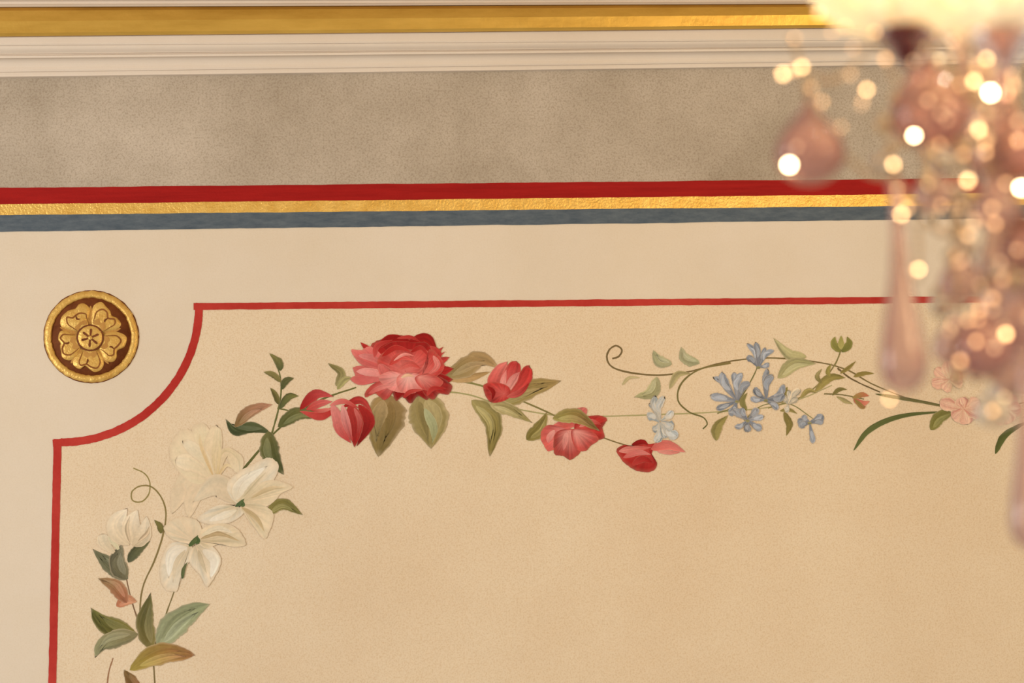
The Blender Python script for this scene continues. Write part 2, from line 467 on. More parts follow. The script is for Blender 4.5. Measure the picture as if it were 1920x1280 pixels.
a.stroke([(380, 1030), (402, 1050), (394, 1086)], 22, (222, 202, 170), (237, 222, 194), kind='leaf', streak=.06, fade=.08)
a.stroke([(372, 1030), (378, 1052), (388, 1076)], 9, (184, 160, 120), (206, 184, 146), kind='leaf', streak=.06, fade=.15)
a.stroke([(376, 1010), (410, 1000), (454, 1016)], 9, (172, 142, 94), (190, 158, 110), kind='leaf', fade=.15)
a.stroke([(376, 1004), (410, 990), (440, 1000)], 11, (224, 202, 160), (232, 210, 174), kind='leaf', fade=.12)
a.eb = .15
a.stroke([(354, 1024), (364, 1014), (372, 1002)], 9, (72, 88, 48), (94, 100, 54), kind='leaf', fade=0)
a.stroke([(342, 1085), (344, 1068), (352, 1052)], 7, (80, 90, 52), (108, 106, 66), kind='leaf', fade=0)
a.stroke([(366, 1018), (372, 1014), (368, 1004)], 7, (80, 94, 50), kind='round', fade=0)
a.done("white_flower", mural, label="white lily with green centre")

leaf([(500, 964), (530, 944), (570, 966)], 22, (128, 122, 66), (110, 108, 56))
leaf([(505, 810), (470, 800), (440, 808), (422, 783)], 20, (72, 82, 50), (60, 74, 44))
leaf([(440, 800), (470, 770), (513, 757)], 22, (116, 96, 56), (168, 122, 92))
leaf([(521, 800), (560, 775), (611, 784)], 24, (80, 88, 48), (102, 102, 56))
leaf([(503, 808), (508, 850), (533, 891)], 34, (96, 98, 56), (66, 76, 42))
leaf([(526, 695), (522, 678), (504, 661)], 13, DG, (110, 106, 58), vein=0)
leaf([(527, 716), (512, 702), (493, 697)], 11, OL, (124, 118, 70), vein=0)
leaf([(528, 730), (536, 714), (552, 708)], 12, DG, (94, 96, 56), vein=0)
leaf([(522, 758), (516, 740), (506, 726)], 10, OLD, OL, vein=0)
leaf([(524, 766), (540, 744), (562, 742)], 13, DG, (106, 106, 54), vein=0)
leaf([(630, 724), (640, 700), (614, 680)], 15, (150, 140, 92), (116, 110, 62), vein=0.1)
leaf([(632, 730), (646, 712), (662, 708)], 11, (150, 146, 90), OLL, vein=0)

# ---- buds left of rose
R1 = (154, 26, 22); R2 = (174, 42, 36); PK = (206, 110, 98); PKL = (220, 148, 130); RD = (126, 16, 14)
a = Art()
a.stroke([(628, 764), (600, 780), (560, 770)], 17, R2, (190, 72, 62), kind='leaf')
a.stroke([(562, 768), (584, 744), (600, 738), (628, 744)], 20, R1, (194, 76, 70), kind='leaf', side=.12)
a.stroke([(574, 768), (600, 756), (624, 752)], 14, (184, 62, 52), (200, 100, 90), kind='leaf')
a.stroke([(622, 766), (600, 770), (580, 768)], 8, (210, 118, 100), R2, kind='leaf')
a.done("rosebud", mural, label="small red rosebud on arching stem")
a = Art(lv=52)
a.stroke([(644, 762), (676, 750), (700, 776)], 14, R1, (184, 66, 58), kind='leaf')
a.stroke([(672, 758), (690, 784), (686, 806), (668, 838)], 24, (170, 40, 34), RD, kind='leaf', streak=.12)
a.stroke([(656, 758), (666, 795), (664, 840)], 32, (180, 56, 48), (156, 30, 26), kind='leaf', streak=.12)
a.stroke([(622, 757), (634, 786), (640, 808), (660, 832)], 24, (212, 128, 114), (186, 60, 54), kind='leaf', side=.1, streak=.12)
a.stroke([(642, 758), (650, 795), (662, 832)], 15, (222, 150, 136), (176, 48, 42), kind='leaf', streak=.12)
a.stroke([(664, 764), (674, 790), (670, 822)], 9, (204, 104, 92), R1, kind='leaf', streak=.12)
a.stroke([(618, 760), (644, 752), (676, 766)], 10, (208, 118, 104), (176, 50, 42), kind='leaf')
a.done("rosebud", mural, label="hanging red and pink rosebud")

# ---- leaves around rose
leaf([(728, 738), (720, 790), (708, 858)], 70, (142, 118, 74), (106, 94, 50), side=.13)
leaf([(786, 740), (804, 785), (808, 845)], 70, (146, 132, 84), (126, 116, 68), side=-.13)
a = Art(); a.stroke([(796, 765), (812, 800), (810, 832)], 18, (172, 168, 122), (150, 144, 96), kind='leaf', rag=.2); a.done("leaf", mural, label="pale highlight leaf under the rose")
leaf([(832, 706), (870, 690), (900, 672), (937, 690)], 34, (134, 120, 76), (154, 126, 82))
leaf([(840, 712), (880, 708), (922, 696)], 16, (164, 138, 92), (144, 116, 70), vein=0)

# ---- big rose
a = Art(lv=64)
for tip, root, w, c0, c1 in [((853, 690), (785, 695), 28, R1, (168, 34, 30)), ((845, 668), (785, 688), 22, (162, 28, 24), (184, 58, 50)), ((851, 712), (790, 704), 28, RD, R1),
    ((834, 648), (785, 684), 14, R1, (184, 62, 54)), ((838, 656), (785, 686), 9, R1, (190, 66, 56)), ((674, 640), (725, 680), 18, R1, R2)]:
    mid = ((tip[0]+root[0])/2, (tip[1]+root[1])/2+3)
    a.stroke([root, mid, tip], w, c0, c1, kind='leaf', streak=.12, side=.1, rag=.12)
a.fan([(742, 712), (784, 708), (806, 726), (802, 750), (784, 742), (770, 756), (756, 744), (742, 750), (736, 730)], (762, 710), R1, RD, 0.14)
a.fan([(786, 704), (824, 706), (846, 722), (840, 738), (822, 738), (812, 750), (794, 736)], (788, 706), (190, 70, 58), (144, 22, 20), 0.14)
a.fan([(688, 668), (700, 642), (726, 634), (740, 628), (775, 631), (796, 630), (812, 644), (826, 668), (800, 704), (750, 714), (705, 702)], (762, 694), R2, (150, 24, 20), 0.12, n=120)
a.fan([(740, 704), (706, 696), (676, 682), (658, 656), (678, 656), (696, 650), (718, 668)], (738, 702), (188, 72, 64), (202, 98, 88), 0.12)
a.fan([(744, 714), (706, 716), (676, 722), (656, 712), (666, 702), (662, 688), (688, 686), (722, 694)], (742, 708), (204, 110, 98), (196, 86, 78), 0.12)
a.fan([(746, 712), (742, 728), (722, 750), (704, 738), (686, 744), (690, 728), (712, 714)], (744, 712), (214, 128, 114), (168, 38, 32), 0.13)
a.stroke([(672, 666), (700, 672), (730, 692)], 13, (214, 128, 116), (190, 76, 66), kind='leaf')
a.stroke([(668, 696), (700, 698), (736, 708)], 15, (222, 146, 132), (210, 118, 104), kind='leaf')
a.stroke([(704, 654), (734, 634), (776, 640)], 16, (152, 24, 20), (142, 18, 14), kind='leaf', streak=.14)
a.stroke([(766, 640), (800, 634), (822, 664)], 18, (144, 20, 16), (158, 28, 22), kind='leaf', streak=.14)
a.stroke([(702, 670), (708, 648), (738, 636)], 11, (194, 76, 66), (164, 34, 28), kind='leaf')
a.stroke([(744, 634), (770, 632), (790, 642)], 7, (186, 60, 50), (160, 32, 26), kind='leaf')
a.stroke([(806, 648), (822, 664), (816, 688)], 12, (190, 66, 56), (160, 32, 26), kind='leaf')
a.fan([(708, 680), (722, 658), (748, 650), (770, 656), (788, 650), (806, 662), (808, 682), (786, 706), (750, 714), (720, 704)], (760, 696), (212, 110, 96), (182, 52, 44), 0.13, n=110)
a.stroke([(716, 668), (742, 652), (774, 660)], 11, (166, 32, 26), (180, 50, 42), kind='leaf')
a.stroke([(770, 660), (790, 652), (806, 672)], 9, (160, 28, 22), (184, 56, 48), kind='leaf')
a.stroke([(710, 682), (728, 702), (760, 712)], 22, (208, 104, 92), (194, 74, 64), kind='leaf', streak=.14)
a.stroke([(806, 672), (798, 696), (764, 712)], 20, (214, 114, 100), (194, 72, 62), kind='leaf', streak=.14)
a.stroke([(730, 684), (752, 668), (778, 676)], 15, (186, 58, 48), (200, 86, 74), kind='leaf', streak=.14)
a.stroke([(744, 694), (768, 682), (790, 690)], 12, (206, 100, 86), (186, 60, 50), kind='leaf', streak=.14)
a.stroke([(738, 676), (758, 664), (780, 668)], 6, (226, 150, 132), (206, 100, 86), kind='leaf')
a.fan([(804, 656), (822, 664), (834, 686), (818, 706), (786, 712), (802, 684)], (790, 706), (206, 102, 88), (172, 40, 34), 0.13)
a.stroke([(812, 666), (820, 686), (798, 706)], 11, (214, 126, 110), (202, 94, 82), kind='leaf')
a.fan([(710, 708), (732, 696), (760, 706), (758, 734), (734, 732)], (752, 706), (228, 160, 142), (208, 112, 100), 0.10)
a.fan([(744, 708), (764, 698), (792, 704), (796, 724), (770, 738), (748, 730)], (766, 704), (232, 174, 154), (204, 100, 88), 0.11)
a.fan([(778, 708), (804, 700), (830, 714), (820, 730), (794, 730)], (786, 706), (220, 138, 120), (182, 52, 44), 0.12)
a.stroke([(690, 738), (716, 726), (744, 722)], 9, (192, 80, 70), (222, 140, 124), kind='leaf')
a.stroke([(756, 746), (770, 734), (796, 730)], 9, (170, 38, 32), (192, 76, 64), kind='leaf')
a.stroke([(800, 742), (812, 728), (838, 728)], 9, (186, 62, 52), (166, 34, 30), kind='leaf')
a.stroke([(752, 708), (764, 703), (778, 706)], 6, (228, 184, 142), (222, 160, 122), kind='leaf')
a.done("red_rose", mural, label="large red rose in full bloom")

# ---- right of rose
leaf([(930, 758), (985, 730), (1056, 713)], 38, (126, 120, 66), (140, 118, 70))
leaf([(884, 750), (925, 790), (918, 858)], 34, (150, 140, 86), (118, 108, 54))
leaf([(918, 757), (955, 768), (1001, 794)], 22, (162, 150, 102), (136, 126, 74))
a = Art()
a.stroke([(925, 745), (935, 705), (952, 677)], 36, (184, 56, 48), (206, 110, 96), kind='leaf', streak=.14)
a.stroke([(948, 742), (958, 706), (968, 675)], 32, (200, 100, 88), (176, 44, 40), kind='petal', streak=.14)
a.stroke([(955, 742), (980, 716), (994, 684)], 28, (184, 68, 58), R2, kind='petal', streak=.14)
a.stroke([(945, 740), (962, 712), (975, 696)], 16, PKL, PK, kind='leaf', streak=.14)
a.stroke([(940, 738), (944, 712), (950, 692)], 11, PKL, PK, kind='leaf', streak=.14)
a.fan([(906, 724), (926, 716), (952, 724), (958, 742), (940, 753), (918, 752)], (945, 738), (200, 88, 76), R2, .14)
a.stroke([(914, 724), (925, 735), (922, 752)], 9, R1, RD, kind='leaf')
a.stroke([(950, 744), (975, 736), (994, 716)], 12, (194, 88, 76), R1, kind='leaf')
a.done("rosebud", mural, label="opening pink and red rosebud")
leaf([(987, 824), (1010, 805), (1026, 770)], 24, (116, 108, 54), (124, 114, 60))
a = Art()
a.fan([(1034, 800), (1060, 782), (1080, 766), (1100, 766), (1094, 788), (1060, 806)], (1060, 800), (194, 84, 70), (202, 100, 88), .12)
a.fan([(1080, 790), (1112, 778), (1138, 784), (1130, 802), (1132, 822), (1104, 822), (1080, 812)], (1085, 806), (200, 78, 66), R1, .16)
a.fan([(1014, 812), (1032, 796), (1070, 812), (1062, 850), (1044, 842), (1024, 844)], (1066, 806), (216, 134, 120), (192, 72, 62), .14)
a.fan([(1046, 808), (1080, 806), (1092, 838), (1072, 861), (1056, 854), (1040, 852), (1038, 830)], (1068, 808), (220, 142, 124), (156, 26, 22), .16)
a.fan([(1072, 806), (1104, 806), (1122, 822), (1108, 836), (1096, 846), (1078, 838)], (1078, 808), (222, 148, 130), (176, 44, 38), .14)
a.stroke([(1062, 810), (1060, 826), (1056, 846)], 11, PKL, PK, kind='leaf')
a.stroke([(1040, 806), (1030, 820), (1028, 832)], 12, PKL, PK, kind='leaf')
a.stroke([(1086, 800), (1108, 790), (1128, 796)], 10, (210, 126, 108), R2, kind='leaf')
a.done("pink_rose", mural, label="half-open pink and red rose")
leaf([(1036, 784), (1080, 780), (1128, 810)], 24, (146, 138, 76), (118, 90, 50), lv=70)
a = Art()
a.fan([(1156, 846), (1168, 834), (1186, 836), (1206, 824), (1216, 832), (1230, 832), (1222, 852), (1232, 868), (1226, 882), (1200, 885), (1176, 872)], (1214, 838), (184, 62, 52), R1, .16)
a.stroke([(1160, 846), (1185, 842), (1222, 838)], 13, (212, 132, 114), (194, 84, 72), kind='leaf', streak=.14)
a.stroke([(1168, 858), (1196, 848), (1222, 852)], 12, (200, 96, 84), (210, 122, 108), kind='leaf', streak=.14)
a.stroke([(1184, 872), (1206, 860), (1226, 868)], 13, (178, 56, 48), R1, kind='leaf')
a.stroke([(1184, 834), (1204, 828), (1216, 834)], 10, RD, R1, kind='leaf')
a.done("rosebud", mural, label="cup-shaped red rosebud at the stem end")
a = Art(lv=55)
a.stroke([(1220, 842), (1250, 834), (1287, 848)], 19, (200, 94, 80), (208, 116, 100), kind='leaf', side=.15)
a.stroke([(1232, 846), (1256, 848), (1276, 848)], 8, (218, 142, 122), (208, 116, 100), kind='leaf')
a.done("rosebud", mural, label="tiny loose pink petal bud")

# ---- blue spray
leaf([(1260, 682), (1236, 676), (1224, 655)], 19, (158, 156, 116), (150, 150, 110))
leaf([(1312, 681), (1285, 672), (1277, 649)], 19, (150, 152, 112), (160, 156, 118))
leaf([(1232, 706), (1222, 735), (1187, 745)], 22, (156, 152, 110), (146, 144, 100))
leaf([(1255, 729), (1270, 702), (1298, 700)], 12, (162, 152, 106), (154, 144, 96), vein=0)
leaf([(1166, 722), (1180, 708), (1202, 708)], 6, (172, 160, 114), vein=0)
leaf([(1512, 669), (1480, 664), (1449, 632)], 18, (162, 156, 106), (156, 152, 108))
leaf([(1458, 709), (1490, 682), (1532, 682)], 22, (160, 154, 106), (148, 146, 98))
leaf([(1343, 826), (1345, 800), (1366, 777)], 18, (138, 130, 76), (126, 118, 64))
leaf([(1452, 756), (1468, 742), (1477, 724)], 14, (114, 112, 62), (132, 124, 72), vein=0)
leaf([(1470, 772), (1480, 795), (1474, 818)], 12, (114, 106, 56), (126, 116, 62), vein=0)
leaf([(1400, 770), (1392, 752), (1402, 735)], 10, (124, 120, 70), vein=0)
leaf([(1528, 734), (1555, 708), (1587, 708)], 15, (146, 134, 74), (122, 114, 58))
leaf([(1540, 718), (1532, 705), (1542, 690)], 8, OL, OLL, vein=0)
leaf([(1556, 706), (1552, 695), (1560, 680)], 8, (136, 128, 66), vein=0)
leaf([(1500, 746), (1516, 732), (1532, 736)], 9, (150, 138, 80), vein=0)
leaf([(1560, 741), (1574, 730), (1590, 730)], 7, OL, vein=0)
leaf([(1568, 743), (1586, 752), (1600, 758)], 7, OLL, vein=0)
leaf([(1462, 770), (1480, 768), (1496, 776)], 7, (140, 130, 76), vein=0)
leaf([(1575, 700), (1590, 690), (1606, 676)], 7, (128, 116, 60), vein=0)
leaf([(1600, 706), (1618, 700), (1640, 700)], 8, (128, 116, 60), vein=0)
a = Art()
a.stroke([(1576, 660), (1564, 645), (1566, 630)], 14, (128, 120, 58), (150, 140, 72), kind='leaf')
a.stroke([(1578, 660), (1592, 645), (1588, 630)], 14, (116, 112, 52), (140, 130, 64), kind='leaf')
a.stroke([(1577, 655), (1577, 642), (1577, 628)], 11, (176, 160, 92), (150, 140, 70), kind='leaf')
a.done("green_bud", mural, label="round olive-green bud")
a = Art()
a.stroke([(1598, 746), (1616, 740), (1630, 742)], 10, (150, 130, 70), (196, 104, 76), kind='leaf')
a.stroke([(1600, 748), (1616, 756), (1632, 752)], 12, (180, 90, 68), (204, 124, 96), kind='leaf')
a.stroke([(1602, 748), (1616, 762), (1624, 762)], 9, (140, 120, 60), (160, 110, 70), kind='leaf')
a.done("pink_bud", mural, label="tiny pink-tipped green bud")

B1 = (112, 118, 126); B2 = (146, 149, 152)
def blue(root, tips, w, ci=B1, co=B2, label=None, core=True, fade=.08, lv=45, eb=.4):
    a = Art(fade, lv, eb)
    r = Vector(root)
    for k, tpt in enumerate(tips):
        t = Vector(tpt); m = r.lerp(t, .6)
        n = Vector((-(t-r).y, (t-r).x))*random.uniform(-.2, .2)
        v = random.uniform(-20, 14)
        w_ = w*random.uniform(.75, 1.2)
        a.stroke([r.lerp(t, .05), m+n, r.lerp(t, random.uniform(.93, 1.05))], w_, tuple(x+v*.6-6 for x in ci), tuple(x+v for x in co), kind='petal', streak=.16, side=random.choice((-.12, .12)), rag=.12, wob=.09)
        a.stroke([r.lerp(t, .35)+n*.3, m+n*1.3, r.lerp(t, .9)], w_*.45, tuple(x+v+12 for x in co), tuple(x+v+18 for x in co), kind='leaf', streak=.1, rag=.2)
    if core: a.stroke([(r.x-4, r.y), (r.x, r.y+1), (r.x+4, r.y)], 5, (130, 124, 80), kind='round')
    a.done("blue_flower", mural, label=label or "small slate-blue star blossom")
blue((1422, 688), [(1397, 668), (1400, 644), (1416, 638), (1436, 648), (1453, 656), (1442, 680)], 13)
blue((1382, 752), [(1336, 706), (1353, 692), (1376, 692), (1394, 696), (1409, 716), (1330, 742), (1340, 768), (1364, 776)], 17)
blue((1436, 750), [(1440, 690), (1451, 700), (1414, 726), (1470, 718), (1472, 738), (1406, 744), (1458, 768)], 15, lv=62)
blue((1402, 788), [(1374, 766), (1392, 762), (1420, 764), (1433, 780), (1432, 804), (1404, 811), (1376, 801)], 14, lv=77)
blue((1518, 792), [(1494, 786), (1508, 776), (1544, 776), (1546, 792), (1500, 802), (1525, 834)], 15)
blue((1238, 790), [(1210, 780), (1216, 756), (1228, 740), (1246, 744), (1262, 768), (1222, 808), (1228, 830), (1250, 824), (1276, 820), (1264, 800)], 20, (150, 160, 158), (166, 174, 172), "faint pale-blue blossom", False, .32, eb=.6)
blue((1478, 758), [(1464, 742), (1478, 730), (1502, 728), (1496, 746), (1470, 770)], 13, (172, 166, 146), (186, 176, 154), "faint grey-blue blossom", False, .35, eb=.5)

# ---- right spray (behind the chandelier)
def blade(pts, w, c, c1=None): Art(lv=24).stroke(pts, w, c, c1, kind='leaf', n=40, streak=.08, side=.15).done("leaf", mural, label="long narrow dark green blade leaf")
blade([(1600, 845), (1630, 806), (1690, 780), (1790, 770)], 11, (96, 100, 52), (86, 88, 46))
blade([(1640, 738), (1700, 748), (1810, 768)], 7, (96, 92, 50), (110, 100, 60))
leaf([(1745, 806), (1762, 782), (1806, 764)], 22, (120, 118, 60), (104, 104, 54))
blade([(1866, 851), (1885, 815), (1935, 785)], 13, (92, 94, 46), (80, 84, 40))
def pinkf(r, tips, w, c0, c1, lv):
    a = Art(.4, lv, .8)
    for t in tips:
        a.stroke([r, ((r[0]+t[0])/2, (r[1]+t[1])/2+2), t], w*1.25, c0, c1, kind='petal', streak=.12, wob=.1)
        a.stroke([((r[0]*.7+t[0]*.3), (r[1]*.7+t[1]*.3)), t], w*.3, tuple(x+10 for x in c1), c1, kind='leaf')
    a.done("pink_flower", mural, label="soft coral-pink blossom")
pinkf((1782, 712), [(1752, 690), (1775, 674), (1800, 692), (1745, 718), (1768, 732), (1806, 715)], 22, (210, 126, 104), (218, 150, 126), 45)
pinkf((1808, 765), [(1760, 752), (1785, 786), (1815, 796), (1842, 776), (1838, 750), (1800, 744)], 24, (208, 122, 100), (220, 156, 132), 58)
pinkf((1884, 765), [(1866, 730), (1900, 736), (1916, 764), (1896, 794), (1862, 792), (1850, 760)], 28, (204, 112, 92), (220, 150, 128), 45)

for ob in list(mural.children):
    ob.matrix_parent_inverse = mural_inv

# ---------------------------------------------------------------- rosette
CX, CY = 171, 631
ros = empty("rosette_medallion", P(CX, CY, 0.0), label="round gold and umber painted rosette medallion on cream plaster", category="medallion")
rinv = Matrix.Translation(ros.location).inverted()
def rp(r, ang, d, cx=CX, cy=CY): return P(cx+r*math.cos(ang)*1.01, cy-r*math.sin(ang)*0.98, d)
def ringmesh(name, rings, mat, seg=96, jit=0.0, cx=CX, cy=CY):
    v, f = [], []
    js = [random.uniform(-jit, jit) for _ in range(seg)]
    for (r, d) in rings:
        for i in range(seg): v.append(rp(max(0.01, r+js[i]), 2*math.pi*i/seg, d, cx, cy))
    for k in range(len(rings)-1):
        for i in range(seg):
            j = (i+1) % seg
            f.append((k*seg+i, k*seg+j, (k+1)*seg+j, (k+1)*seg+i))
    o = mk(name, v, f, mat, parent=ros, smooth=True); o.matrix_parent_inverse = rinv
    return o
ringmesh("backing", [(0, .0016), (77, .0016), (77, 0)], M_BROWN)
ringmesh("rim", [(88, 0.0), (87, .003), (84, .005), (78, .0055), (75, .004), (74, .0016)], M_GOLDP, jit=0.8)
ringmesh("rim_edge", [(89, 0.0002), (88.5, .0012), (86, .0014)], M_BROWN, jit=0.5)
def shape(name, pts, d, mat, root=None, n=60, h=0.0):
    ol = catmull(pts, n, True)
    r = Vector(root) if root else sum((Vector(p) for p in pts), Vector((0, 0)))/len(pts)
    v = [P(r.x, r.y, d+h)]; f = []
    for k, (t, hh) in enumerate([(0.4, h), (.75, h*.9), (.93, h*.5), (1, 0)]):
        for p in ol:
            q = r.lerp(p, t); v.append(P(q.x, q.y, d+hh))
    for i in range(n):
        j = (i+1) % n
        f.append((0, 1+i, 1+j))
        for k in range(3): f.append((1+k*n+i, 1+(k+1)*n+i, 1+(k+1)*n+j, 1+k*n+j))
    o = mk(name, v, f, mat, parent=ros, smooth=True); o.matrix_parent_inverse = rinv
    return o
def curl(name, pts, w, d, mat, n=24):
    """thin brush line with tapered ends"""
    sp = catmull(pts, n); v, f = [], []
    for i, p in enumerate(sp):
        t = (sp[min(i+1, n-1)]-sp[max(i-1, 0)]).normalized(); nn = Vector((-t.y, t.x))
        ww = w/2*(.25+.75*math.sin(math.pi*i/(n-1)))
        a = p+nn*ww; b = p-nn*ww
        v.append(P(a.x, a.y, d)); v.append(P(b.x, b.y, d))
        if i: f.append((2*i-2, 2*i-1, 2*i+1, 2*i))
    o = mk(name, v, f, mat, parent=ros); o.matrix_parent_inverse = rinv
def loc(r, a): return (CX-2+r*math.cos(a), CY+2-r*math.sin(a))
M_OCHRE = paint_flat("ochre_shade_paint", (162, 108, 46), (190, 138, 68), scale=30, stretch=(1, 1, 1))
M_SIEN = paint_flat("sienna_line_paint", (112, 60, 24), (146, 88, 38), scale=30, stretch=(1, 1, 1))
for k in range(5):       # sepals between petals
    a = math.radians(89+72*k)
    shape("sepal", [loc(28, a-.2), loc(46, a-.1), loc(60, a), loc(46, a+.1), loc(28, a+.2)], .0019, M_OCHRE, h=.0005)
heart = [(20, -.44), (34, -.56), (50, -.60), (61, -.50), (64, -.30), (60, -.12), (61, .0), (66, .14), (67, .34), (58, .54), (40, .58), (20, .42)]
for k in range(5):
    a = math.radians(53+72*k)
    jj = random.uniform(.92, 1.03)
    H = [(r*jj*random.uniform(.94, 1.05), a+o+random.uniform(-.05, .05)) for r, o in heart]
    shape("petal", [loc(r, o) for r, o in H], .0024, M_GOLDP, h=.0030)
    e = .0056
    z = random.uniform(-.08, .08); m = random.uniform(.9, 1.05)
    shape("petal_shading", [loc(26, a-.40), loc(34, a-.34), loc(38*m, a-.10+z), loc(34, a+.05), loc(38*m, a+.22+z), loc(34, a+.38), loc(26, a+.42), loc(29, a)], e, M_OCHRE, root=loc(30, a))
    curl("petal_line", [loc(28, a-.50), loc(40, a-.44), (loc(50*m, a-.42)), loc(55*m, a-.26+z), loc(50, a-.08+z), loc(55*m, a+.08+z), loc(58, a+.24), loc(50, a+.40), loc(38, a+.44), loc(28, a+.46)], 3.0, e+.0003, M_SIEN, n=60)
    curl("petal_line", [loc(50, a-.08+z), loc(43, a-.04+z), loc(40, a-.12)], 3.4, e+.0003, M_BROWN)
ringmesh("center", [(0, .0066), (24, .0066), (25.5, .0060)], M_BROWN, cx=CX-2, cy=CY+2)
ringmesh("center_disc", [(0, .0089), (16, .0086), (21, .0079), (22.5, .0068)], M_GOLDP, jit=.4, cx=CX-2, cy=CY+2)
for k in range(6):
    a = math.radians(20+60*k)+random.uniform(-.1, .1)
    shape("stamen_mark", [loc(2, a-.9), loc(8, a-.22), loc(15, a-.14), loc(17.5, a), loc(15, a+.14), loc(8, a+.22), loc(2, a+.9)], .0094, M_BROWN, root=loc(8, a), n=30)
ringmesh("center_dot", [(0, .0109), (3, .0104), (4, .0094)], M_GOLDP, seg=24, cx=CX-2, cy=CY+2)

# ---------------------------------------------------------------- chandelier
S = 2.5/F
def glass(name, color, rough=0.02, trans=1.0, ior=1.5, emi=None, es=0, rim=None):
    m, nt, b = new_mat(name)
    n = add_noise(nt, 30, 3)
    c = tuple(color)
    r = ramp(nt, n.outputs["Fac"], [(0.3, tuple(x*.9 for x in c)+(1,)), (0.7, c+(1,))])
    out = r.outputs["Color"]
    if rim:
        lw = nt.nodes.new("ShaderNodeLayerWeight"); lw.inputs["Blend"].default_value = .5
        r2 = ramp(nt, lw.outputs["Facing"], [(0.25, (1, 1, 1, 1)), (0.8, tuple(rim)+(1,))])
        out = mixc(nt, 'MULTIPLY', 1.0, out, r2.outputs["Color"])
    nt.links.new(out, b.inputs["Base Color"])
    b.inputs["Roughness"].default_value = rough
    b.inputs["Transmission Weight"].default_value = trans
    b.inputs["IOR"].default_value = ior
    if emi:
        b.inputs["Emission Color"].default_value = emi+(1,)
        b.inputs["Emission Strength"].default_value = es
    return m
M_AM = glass("amethyst_glass", (0.74, 0.42, 0.37), 0.03, 0.7, rim=(.34, .17, .17))
M_AMD = glass("dark_amethyst_glass", (0.15, 0.03, 0.03), 0.1, 0.4)
M_PINK = glass("pale_pink_glass", (0.90, 0.64, 0.58), 0.03, 0.8, rim=(.55, .34, .33))
M_CLEAR = glass("clear_crystal", (1.0, 0.93, 0.82), 0.0, 1.0, 1.6)
M_SMOKE = glass("honey_crystal", (0.95, 0.76, 0.52), 0.0, .95, 1.6)
M_BRASS = gold("aged_brass", (120, 80, 30), (170, 120, 50), metal=.9, rough=.3, bs=.05)
M_GL = [glass("glint_glow_%s" % n, (1, .8, .55), 0.05, .5, 1.5, col, s) for n, col, s in
        (("dim", (1.0, .58, .27), 2.2), ("warm", (1.0, .64, .31), 6.5), ("bright", (1.0, .78, .48), 26), ("faint", (1.0, .64, .36), 1.2))]  # emission imitates bulb sparkle refracted in the crystals
M_BULB = glass("flame_bulb_glow", (1, .9, .7), .3, 0, 1.5, (1.0, .78, .48), 25)
M_FROST, nt, b = new_mat("warm_frosted_glass")
nz = add_noise(nt, 40, 3); rr = ramp(nt, nz.outputs["Fac"], [(0.3, (.78, .68, .48, 1)), (0.7, (1.0, .92, .74, 1))])
tr = nt.nodes.new("ShaderNodeBsdfTranslucent"); nt.links.new(rr.outputs["Color"], tr.inputs["Color"]); nt.links.new(rr.outputs["Color"], b.inputs["Base Color"])
b.inputs["Roughness"].default_value = .04; b.inputs["Transmission Weight"].default_value = .9
mx = nt.nodes.new("ShaderNodeMixShader"); mx.inputs[0].default_value = .4
nt.links.new(b.outputs[0], mx.inputs[1]); nt.links.new(tr.outputs[0], mx.inputs[2])
nt.links.new(mx.outputs[0], nt.nodes["Material Output"].inputs["Surface"])

axis = C(1868, 300, 2.55)
ch = empty("chandelier", (axis.x, axis.y, ZT), label="crystal chandelier with amethyst glass drops and glowing beads as glints", category="chandelier")
cinv = Matrix.Translation(ch.location).inverted()
def lathe(name, prof, loc_, mat, seg=24, smooth=True, scale=1.0, wave=0, waves=10, **pr):
    v, f, rows = [], [], []
    for (r, z) in prof:
        if r <= 1e-6:
            rows.append([len(v)]); v.append((0, 0, z*scale))
        else:
            row = []
            for i in range(seg):
                a = 2*math.pi*i/seg
                rr = r*scale*(1+wave*math.cos(a*waves))
                row.append(len(v)); v.append((rr*math.cos(a), rr*math.sin(a), z*scale))
            rows.append(row)
    for a, b in zip(rows, rows[1:]):
        for i in range(seg):
            j = (i+1) % seg
            if len(a) == 1 and len(b) == 1: continue
            if len(a) == 1: f.append((a[0], b[i], b[j]))
            elif len(b) == 1: f.append((a[i], b[0], a[j]))
            else: f.append((a[i], b[i], b[j], a[j]))
    o = mk(name, v, f, mat, parent=ch, smooth=smooth, **pr)
    o.location = Vector(loc_)
    o.matrix_parent_inverse = cinv
    return o
PEAR = [(0, 0), (.03, -.02), (.05, -.08), (.11, -.16), (.21, -.27), (.31, -.40), (.38, -.53), (.405, -.66), (.385, -.78), (.31, -.88), (.20, -.955), (.09, -.99), (0, -1)]
LONG = [(0, 0), (.03, -.01), (.045, -.05), (.03, -.12), (.032, -.3), (.045, -.45), (.068, -.6), (.095, -.76), (.108, -.87), (.095, -.94), (.055, -.985), (0, -1)]
OCT = [(0, 0), (.22, -.12), (.36, -.35), (.36, -.5), (.2, -.8), (0, -1)]
BALL = [(0, .5)]+[(.5*math.sin(math.pi*k/8), .5*math.cos(math.pi*k/8)) for k in range(1, 8)]+[(0, -.5)]

